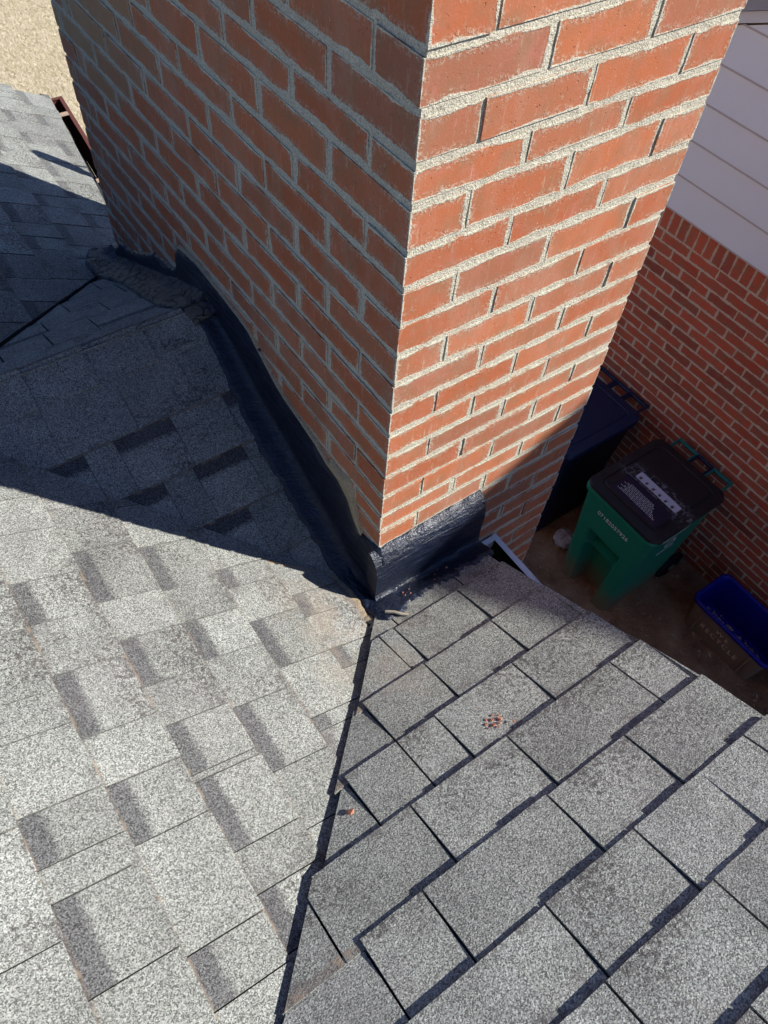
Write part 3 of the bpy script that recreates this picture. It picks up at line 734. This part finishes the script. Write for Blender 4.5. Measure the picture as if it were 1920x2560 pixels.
# lap siding up to the rake
mb = MB(); zz = -.992; lap = .1925; yl, yh = -2.6, 3.6
while zz < 1.7:
    def ymax(z): return min(yh, 1.40 - (z - .0) / .39)
    ye0 = ymax(zz); ye1 = ymax(zz + lap)
    if ye0 > yl:
        ye1 = max(ye1, yl)
        a, b, c_, d_ = (XN - .030, yl, zz), (XN - .030, ye0, zz), (XN - .014, ye1, zz + lap), (XN - .014, yl, zz + lap)
        mb.poly([b, a, d_, c_]); mb.poly([(XN - .0315, ye0, zz), (XN - .0315, yl, zz), (XN - .0305, yl, zz + .009), (XN - .0305, ye0, zz + .009)], mi=1); mb.poly([a, b, (XN + .0, ye0, zz), (XN + .0, yl, zz)])
    zz += lap
mb.build('siding', [SID, m_plain('siding_edge', (.56, .50, .47), .6, .3)], nb)
mb = MB(); mb.box((XN, yl, -.994), (XN + .25, yh, -.990)); mb.poly([(XN + .05, yl, -.99), (XN + .05, yh, -.99), (XN + .05, yh, rake(yh)), (XN + .05, yl, rake(yl))]); mb.build('sheathing', MF, nb)
def rake_strip(name, x0, x1, o0, o1, mat):
    mb = MB(); ys = (3.7, -2.5)
    a = [(x, y, rake(y) + o) for y in ys for x, o in ((x0, o0), (x1, o0), (x1, o1), (x0, o1))]
    for q in ((0, 1, 2, 3), (7, 6, 5, 4), (0, 4, 5, 1), (1, 5, 6, 2), (2, 6, 7, 3), (3, 7, 4, 0)): mb.poly([a[i] for i in q])
    return fix_normals(mb.build(name, mat, nb))
rake_strip('frieze_board', XN - .042, XN, -.078, -.028, WHT)
rake_strip('rake_trim', XN - .065, XN, -.022, .030, m_plain('grey_trim', (.36, .37, .40), .5, .3, .05))
mb = MB(); ridge = (-2.5, rake(-2.5) + .05)
for (ya, za, yb_, zb_) in ((3.75, rake(3.75) + .034, ridge[0], rake(-2.5) + .034), (ridge[0], rake(-2.5) + .034, -9, rake(-2.5) - 2.4)):
    mb.poly([(XN - .075, ya, za), (XN + 6, ya, za), (XN + 6, yb_, zb_), (XN - .075, yb_, zb_)]); mb.poly([(XN - .075, ya, za + .02), (XN + 6, ya, za + .02), (XN + 6, yb_, zb_ + .02), (XN - .075, yb_, zb_ + .02)])
    mb.poly([(XN - .075, ya, za), (XN - .075, yb_, zb_), (XN - .075, yb_, zb_ + .02), (XN - .075, ya, za + .02)])
mb.build('roof', m_plain('dark_shingle', (.05, .05, .055), .9, .1, .4, 60), nb)
mb = MB(); mb.poly([(XN + .02, -9, GZ), (XN + .02, -2.58, GZ), (XN + .02, -2.58, 1.55), (XN + .02, -9, -.9)]); mb.build('back_wall', MF, nb)
# unseen block added and shaped to throw shade over the alley, gutter and chimney foot
block = MB(); prof = [(-9, GZ), (-9, 4.09), (-3.35, 4.07), (-2.95, 3.86), (-2.55, 3.74), (-2.55, GZ)]
for xx in (4.3, 8.5): block.poly([(xx, y, z) for y, z in prof])
for (a, b) in zip(prof, prof[1:] + prof[:1]): block.poly([(4.3, a[0], a[1]), (8.5, a[0], a[1]), (8.5, b[0], b[1]), (4.3, b[0], b[1])])
fix_normals(block.build('shade_block', SID, nb))

# ------------------------------------------------------------------ wheeled carts
def rrect(x0, x1, y0, y1, r, n=6, side=14):
    pts = []
    cs = [(x0 + r, y0 + r, _m.pi), (x1 - r, y0 + r, 1.5 * _m.pi), (x1 - r, y1 - r, 0), (x0 + r, y1 - r, .5 * _m.pi)]
    for c in cs:
        for i in range(n + 1): a = c[2] + i / n * _m.pi / 2; pts.append((c[0] + r * _m.cos(a), c[1] + r * _m.sin(a)))
    # densify straight sides
    out = []
    for i, p in enumerate(pts):
        q = pts[(i + 1) % len(pts)]; out.append(p); d = _m.hypot(q[0] - p[0], q[1] - p[1])
        k = int(d / .014)
        for t in range(1, k + 1): out.append((p[0] + (q[0] - p[0]) * t / (k + 1), p[1] + (q[1] - p[1]) * t / (k + 1)))
    return out
def sst(t):
    t = max(0, min(1, t)); return t * t * (3 - 2 * t)
def text_mesh(s, size, ext=.0006, spacing=1.0):
    cu = bpy.data.curves.new('txt', 'FONT'); cu.body = s; cu.size = size; cu.extrude = ext; cu.space_character = spacing; cu.align_x = 'CENTER'; cu.align_y = 'CENTER'
    o = bpy.data.objects.new('txt', cu); SC.collection.objects.link(o); bpy.context.view_layer.update()
    me = bpy.data.meshes.new_from_object(o); bpy.data.objects.remove(o); me.materials.clear(); return me
def put_text(name, s, size, mat, parent, loc, xdir, up, **kw):
    me = text_mesh(s, size, **kw); me.materials.append(mat); o = link(bpy.data.objects.new(name, me), parent)
    x = Vector(xdir).normalized(); y = Vector(up).normalized(); z = x.cross(y).normalized(); y = z.cross(x)
    o.matrix_local = Matrix(((x.x, y.x, z.x, loc[0]), (x.y, y.y, z.y, loc[1]), (x.z, y.z, z.z, loc[2]), (0, 0, 0, 1))); return o
def cart(name, label, ox, oy, mb_, ml, mh, marks, rot=0.0):
    """local frame: origin at the lid's front right corner (low x, low y), z=0 at the lid rim; front faces -x"""
    t = thing(name, label, 'wheeled bin'); t.location = (ox, oy, -2.26); t.rotation_euler = (0, 0, rot)
    LX, LY, HH = .66, .575, .94
    mb = MB(); rows = []; N = 60
    base = None
    for i in range(N + 1):
        f = i / N; z = -HH + (HH - .055) * f
        x0 = -.015 + .018 * f; x1 = .53 + .105 * f; y0 = .045 - .035 * f; y1 = LY - .085 + .075 * f
        pts = rr_fixed(x0, x1, y0, y1, .055 - .01 * f, 7, 34); r = []
        for (x, y) in pts:
            if x < x0 + .02 and z < -.34:
                s = sst((y - y0 - .115) / .03) * sst((y1 - .115 - y) / .03) * sst((-.27 - z) / .04)
                bar = max(0, 1 - abs(z + .50) / .018)
                x += .105 * s * (1 - .75 * bar)
            r.append((x, y, z))
        rows.append(r)
    def lip(z, e, r=.06): return [(x, y, z) for x, y in rrect(-.004 - e, .642 + e, .008 - e, LY - .008 + e, r)]
    k = len(rows[0])
    def same(pts): # resample to k points
        n = len(pts); return [pts[int(i * n / k) % n] for i in range(k)]
    def ringe(z, e):
        return [(x + (0.0 - .0), y, z) for x, y in rrect(.003 - e, .635 + e, .010 - e, LY - .010 + e, .045 + e)]
    for z, e in ((-.055, .0), (-.050, .016), (-.012, .018), (-.004, .012), (-.004, .0), (-.06, -.006)):
        rows.append([(x + (0 if abs(x - .319) < 1e-9 else (e if x > .319 else -e) * min(1, abs(x - .319) / .25)), y + (e if y > LY / 2 else -e) * min(1, abs(y - LY / 2) / .22), z) for x, y, _ in rows[N]])
    mb.grid(rows, wrap=True); mb.poly(list(reversed(rows[0])))
    body = fix_normals(mb.build('body', mb_, t, smooth=True))
    em = body.modifiers.new('es', 'EDGE_SPLIT'); em.split_angle = math.radians(40)
    # lid: shallow dome with a skirt
    mb = MB(); rows = []
    for (e, z) in ((.012, -.018), (.014, -.002), (.008, .012), (-.02, .018), (-.05, .020), (-.054, .015), (-.062, .015), (-.068, .022), (-.16, .028), (-.255, .030)):
        r = max(.012, .060 + e * .5); rows.append([(x, y, z) for x, y in [(lambda u: u)(p) for p in ring_scaled(LX, LY, e)]])
    mb.grid(rows, wrap=True); mb.poly(rows[-1]); lid = fix_normals(mb.build('lid', ml, t, smooth=True)); em = lid.modifiers.new('es', 'EDGE_SPLIT'); em.split_angle = math.radians(35)
    # handle bar behind the lid
    hx = LX + .115
    for i, (ya, yb_, mt) in enumerate(((.50, .335, mh), (.335, .200, ml if ml is not LID else NAVY), (.200, .045, mh))):
        mb = MB()
        tube_pts = [(hx, ya, -.005), (hx, yb_, -.005)]
        o = tube('handle', tube_pts, .014, mt, t, 10)
        for yy in (ya - .008, yb_ + .008):
            b = MB(); b.box((LX - .02, yy - .006, -.018), (hx, yy + .006, .006)); b.build('bracket', mt, o)
    # wheels + axle
    for yy in (.010, LY - .055):
        mb = MB(); rows = []
        for (r, dy) in ((.03, .0), (.095, .0), (.118, .008), (.125, .02), (.118, .034), (.095, .042), (.03, .042)):
            rows.append([(.60 + r * _m.cos(a), yy + dy, -HH + .125 + r * _m.sin(a)) for a in [q * 6.2832 / 28 for q in range(28)]])
        mb.grid(rows, wrap=True); mb.poly(rows[0]); mb.poly(rows[-1]); wh = fix_normals(mb.build('wheel', DRK, t, smooth=True))
        hb = MB(); hb.grid([[(.60 + r * _m.cos(a), yy + dy, -HH + .125 + r * _m.sin(a)) for a in [q * 6.2832 / 16 for q in range(16)]] for r, dy in ((.032, -.002), (.028, -.010), (.001, -.012))], wrap=True)
        hb.build('hub', mb_, wh, smooth=True)
    tube('axle', [(.60, .03, -HH + .125), (.60, LY - .03, -HH + .125)], .012, DRK, t, 8)
    marks(t, LX, LY, HH); return t
def ring_scaled(LX, LY, e):
    r = max(.02, .065 + e * .35); return rr_fixed(0 - e, LX + e, 0 - e, LY + e, r)
def rr_fixed(x0, x1, y0, y1, r, n=7, side=8):
    pts = []
    cs = [(x0 + r, y0 + r, _m.pi), (x1 - r, y0 + r, 1.5 * _m.pi), (x1 - r, y1 - r, 0), (x0 + r, y1 - r, .5 * _m.pi)]
    for ci, c in enumerate(cs):
        arc = [(c[0] + r * _m.cos(c[2] + i / n * _m.pi / 2), c[1] + r * _m.sin(c[2] + i / n * _m.pi / 2)) for i in range(n + 1)]
        pts += arc; nx = cs[(ci + 1) % 4]; q = (nx[0] + r * _m.cos(nx[2]), nx[1] + r * _m.sin(nx[2]))
        for t in range(1, side): pts.append((arc[-1][0] + (q[0] - arc[-1][0]) * t / side, arc[-1][1] + (q[1] - arc[-1][1]) * t / side))
    return pts
def arrows(parent, mat, c, xd, yd, s):
    """three bent chasing arrows drawn as flat strokes"""
    mb = MB(); xd = Vector(xd).normalized(); yd = Vector(yd).normalized(); zd = xd.cross(yd)
    for k in range(3):
        a = k * 2 * _m.pi / 3
        def P(u, v, z=0): 
            x = u * _m.cos(a) - v * _m.sin(a); y = u * _m.sin(a) + v * _m.cos(a); return tuple(Vector(c) + xd * x * s + yd * y * s + zd * (.0008 + z))
        mb.poly([P(-.45, -.62), (P(.28, -.62)), P(.28, -.40), P(-.30, -.40)]); mb.poly([P(-.45, -.62), P(-.30, -.40), P(-.52, -.05), P(-.72, -.16)])
        mb.poly([P(.28, -.76), P(.56, -.51), P(.28, -.26)])
    mb.build('recycling_mark', mat, parent)
def green_marks(t, LX, LY, HH):
    # serial number on the front just below the rim
    put_text('serial_number', '07182057926', .046, PRINT, t, (-.004, .285, -.150), (0, -1, 0), (0, 0, 1), spacing=1.05)
    # recycling emblem and lines on the side wall
    up = Vector((0, -.045, .94)).normalized()
    put_text('side_lettering', 'RECYCLE ONLY', .034, PRINT, t, (.27, .0085, -.125), (1, 0, 0), up)
    put_text('side_lettering', 'OFFICE PAPER', .026, PRINT, t, (.27, .0160, -.300), (1, 0, 0), up)
    arrows(t, PRINT, (.27, .0120, -.212), (1, 0, 0), up, .070)
    mb = MB(); zt = .0315
    pts = rr_fixed(.262, .325, .085, .425, .010, 4, 4); mb.poly([(x, y, zt + .0008) for x, y in pts]); mb.poly([(x, y, zt - .002) for x, y in reversed(pts)]); lab = mb.build('label', PAPER, t)
    for i in range(6):
        yy = .395 - i * .054; rr = random.Random(i); mb = MB()
        mb.poly([(.279 + .013 * _m.cos(a) * rr.uniform(.6, 1.2), yy + .012 * _m.sin(a) * rr.uniform(.6, 1.2), zt + .0014) for a in [q * .785 for q in range(8)]])
        mb.poly([(.290, yy - .017, zt + .0014), (.290, yy + .012, zt + .0014), (.2925, yy + .012, zt + .0014), (.2925, yy - .017, zt + .0014)])
        mb.build('label_icon', INK, lab)
    mb = MB(); rr = random.Random(3)
    for row in range(9):
        x = .105 + row * .0105; y = .43 - .02 * (row % 3)
        while y > .13 + .01 * row:
            wd = rr.uniform(.006, .02); mb.poly([(x, y, .0330), (x, y - wd, .0330), (x + .0036, y - wd, .0330), (x + .0036, y, .0330)]); y -= wd + .0045
    mb.build('lid_lettering', PRINT, t)
    mb = MB(); pts = rr_fixed(.062, .24, .075, .46, .02, 4, 4); mb.poly([(x, y, .0316) for x, y in pts]); mb.build('lid_film', m_plain('clear_film_dark', (.012, .018, .045), .25, .5, .2), t)
def navy_marks(t, LX, LY, HH):
    put_text('side_lettering', 'CITY', .030, PRINT, t, (.36, .0135, -.115), (1, 0, 0), (0, -.045, .94)); put_text('side_lettering', 'CARE', .026, PRINT, t, (.47, .0135, -.110), (1, 0, 0), (0, -.045, .94))
cart('recycling_cart', 'dark green wheeled cart with a black lid and a white label strip', 2.315, .228, GRN, LID, GRNH, green_marks)
cart('trash_cart', 'navy blue wheeled cart half hidden behind the chimney', 2.34, 1.00, NAVY, m_plain('navy_lid_plastic', (.007, .022, .070), .42, .4, .15), m_plain('navy_handle_plastic', (.007, .018, .06), .4, .4, .1), navy_marks)

# ------------------------------------------------------------------ blue recycling tubs
def tub(label, x0, x1, y0, y1, lettering=True):
    t = thing('recycling_tub', label, 'recycling tub'); t.location = (x0, y0, GZ + .004)
    LX, LY, H = x1 - x0, y1 - y0, .335
    def R(e, z, r): return [(x, y, z) for x, y in rr_fixed(-e, LX + e, -e, LY + e, r)]
    mb = MB(); mb.grid([R(-.035, 0, .03), R(-.030, .01, .035), R(-.006, H - .035, .045), R(-.004, H - .03, .045)], wrap=True); mb.poly(list(reversed(R(-.035, 0, .03))))
    fix_normals(mb.build('shell', BLUD, t, smooth=True))
    mb = MB(); mb.grid([R(-.004, H - .032, .045), R(.012, H - .030, .055), R(.014, H - .006, .057), R(.008, H, .052), R(-.004, H, .045), R(-.010, H - .006, .042), R(-.012, H - .04, .04), R(-.036, .014, .03)], wrap=True); mb.poly(R(-.036, .014, .03))
    fix_normals(mb.build('rim', BLU, t, smooth=True))
    if lettering:
        put_text('side_lettering', 'WE', .060, TANPR, t, (.011, LY * .52, .215), (0, -1, 0), (.08, 0, 1), spacing=1.5)
        put_text('side_lettering', 'RECYCLE', .060, TANPR, t, (.0165, LY * .52, .140), (0, -1, 0), (.08, 0, 1), spacing=1.35)
    # ribs pressed in the long side
    for yy in (.11, LY - .11):
        b = MB(); b.box((.006, yy - .004, .03), (.016, yy + .004, H - .06)); b.build('rib', BLUD, t)
    return t
tub('bright blue open tub caked with mud lying beside the brick wall', 2.715, 3.045, -.665, -.055)
tub('blue tub just peeking past the roof edge at the right border', 2.78, 3.10, -1.45, -.80, False)
# leaves inside the tub
mb = MB(); rr = random.Random(11)
def leafq(mb, c, s, rr, flat=.5):
    a = rr.random() * 6.28; u = Vector((_m.cos(a), _m.sin(a), rr.uniform(-flat, flat))).normalized(); v = u.cross(Vector((rr.uniform(-flat, flat), rr.uniform(-flat, flat), 1))).normalized()
    l, w_ = s * rr.uniform(.7, 1.5), s * rr.uniform(.25, .6); c = Vector(c)
    mb.poly([tuple(c - u * l), tuple(c + v * w_), tuple(c + u * l), tuple(c - v * w_)])
for i in range(900):
    y = rr.uniform(-.58, -.13); x = 2.77 + abs(rr.gauss(0, .075)); h = max(0, .21 - (x - 2.77) * 1.0)
    leafq(mb, (x, y, GZ + .03 + rr.uniform(0, 1) * h), rr.uniform(.008, .022), rr, .8)
tag(mb.build('leaf_debris', LEAF), 'brown leaf debris heaped along one side inside the blue tub', 'leaf debris', kind='stuff')
mb = MB()
for i in range(1500):
    x = rr.uniform(.7, 3.1); y = rr.uniform(-1.3, 2.6); leafq(mb, (x, y, GZ + rr.uniform(.004, .012)), rr.uniform(.004, .012) * (2.0 if rr.random() < .10 else 1), rr, .25)
tag(mb.build('leaf_litter', LEAF), 'bits of straw and dry leaves scattered on the alley dirt', 'leaf litter', kind='stuff')
# crumpled bag next to the green cart
mb = MB(); rows = []
for i in range(15):
    th = _m.pi * i / 14; rows.append([(2.47 + .075 * _m.sin(th) * _m.cos(a) * (1 + .5 * N3(_m.cos(a) * 2, th * 2, 1)), .86 + .085 * _m.sin(th) * _m.sin(a) * (1 + .5 * N3(_m.sin(a) * 2, th * 2, 4)), GZ + .06 + .060 * _m.cos(th) * (1 + .35 * N3(_m.cos(a) * 3, _m.sin(a) * 3, th))) for a in [q * 6.2832 / 24 for q in range(24)]])
mb.grid(rows, wrap=True); tag(mb.build('crumpled_bag', m_plain('bag_plastic', (.42, .38, .42), .5, .3, .2, 40, .01)), 'crumpled whitish plastic bag on the dirt beside the green cart', 'bag')
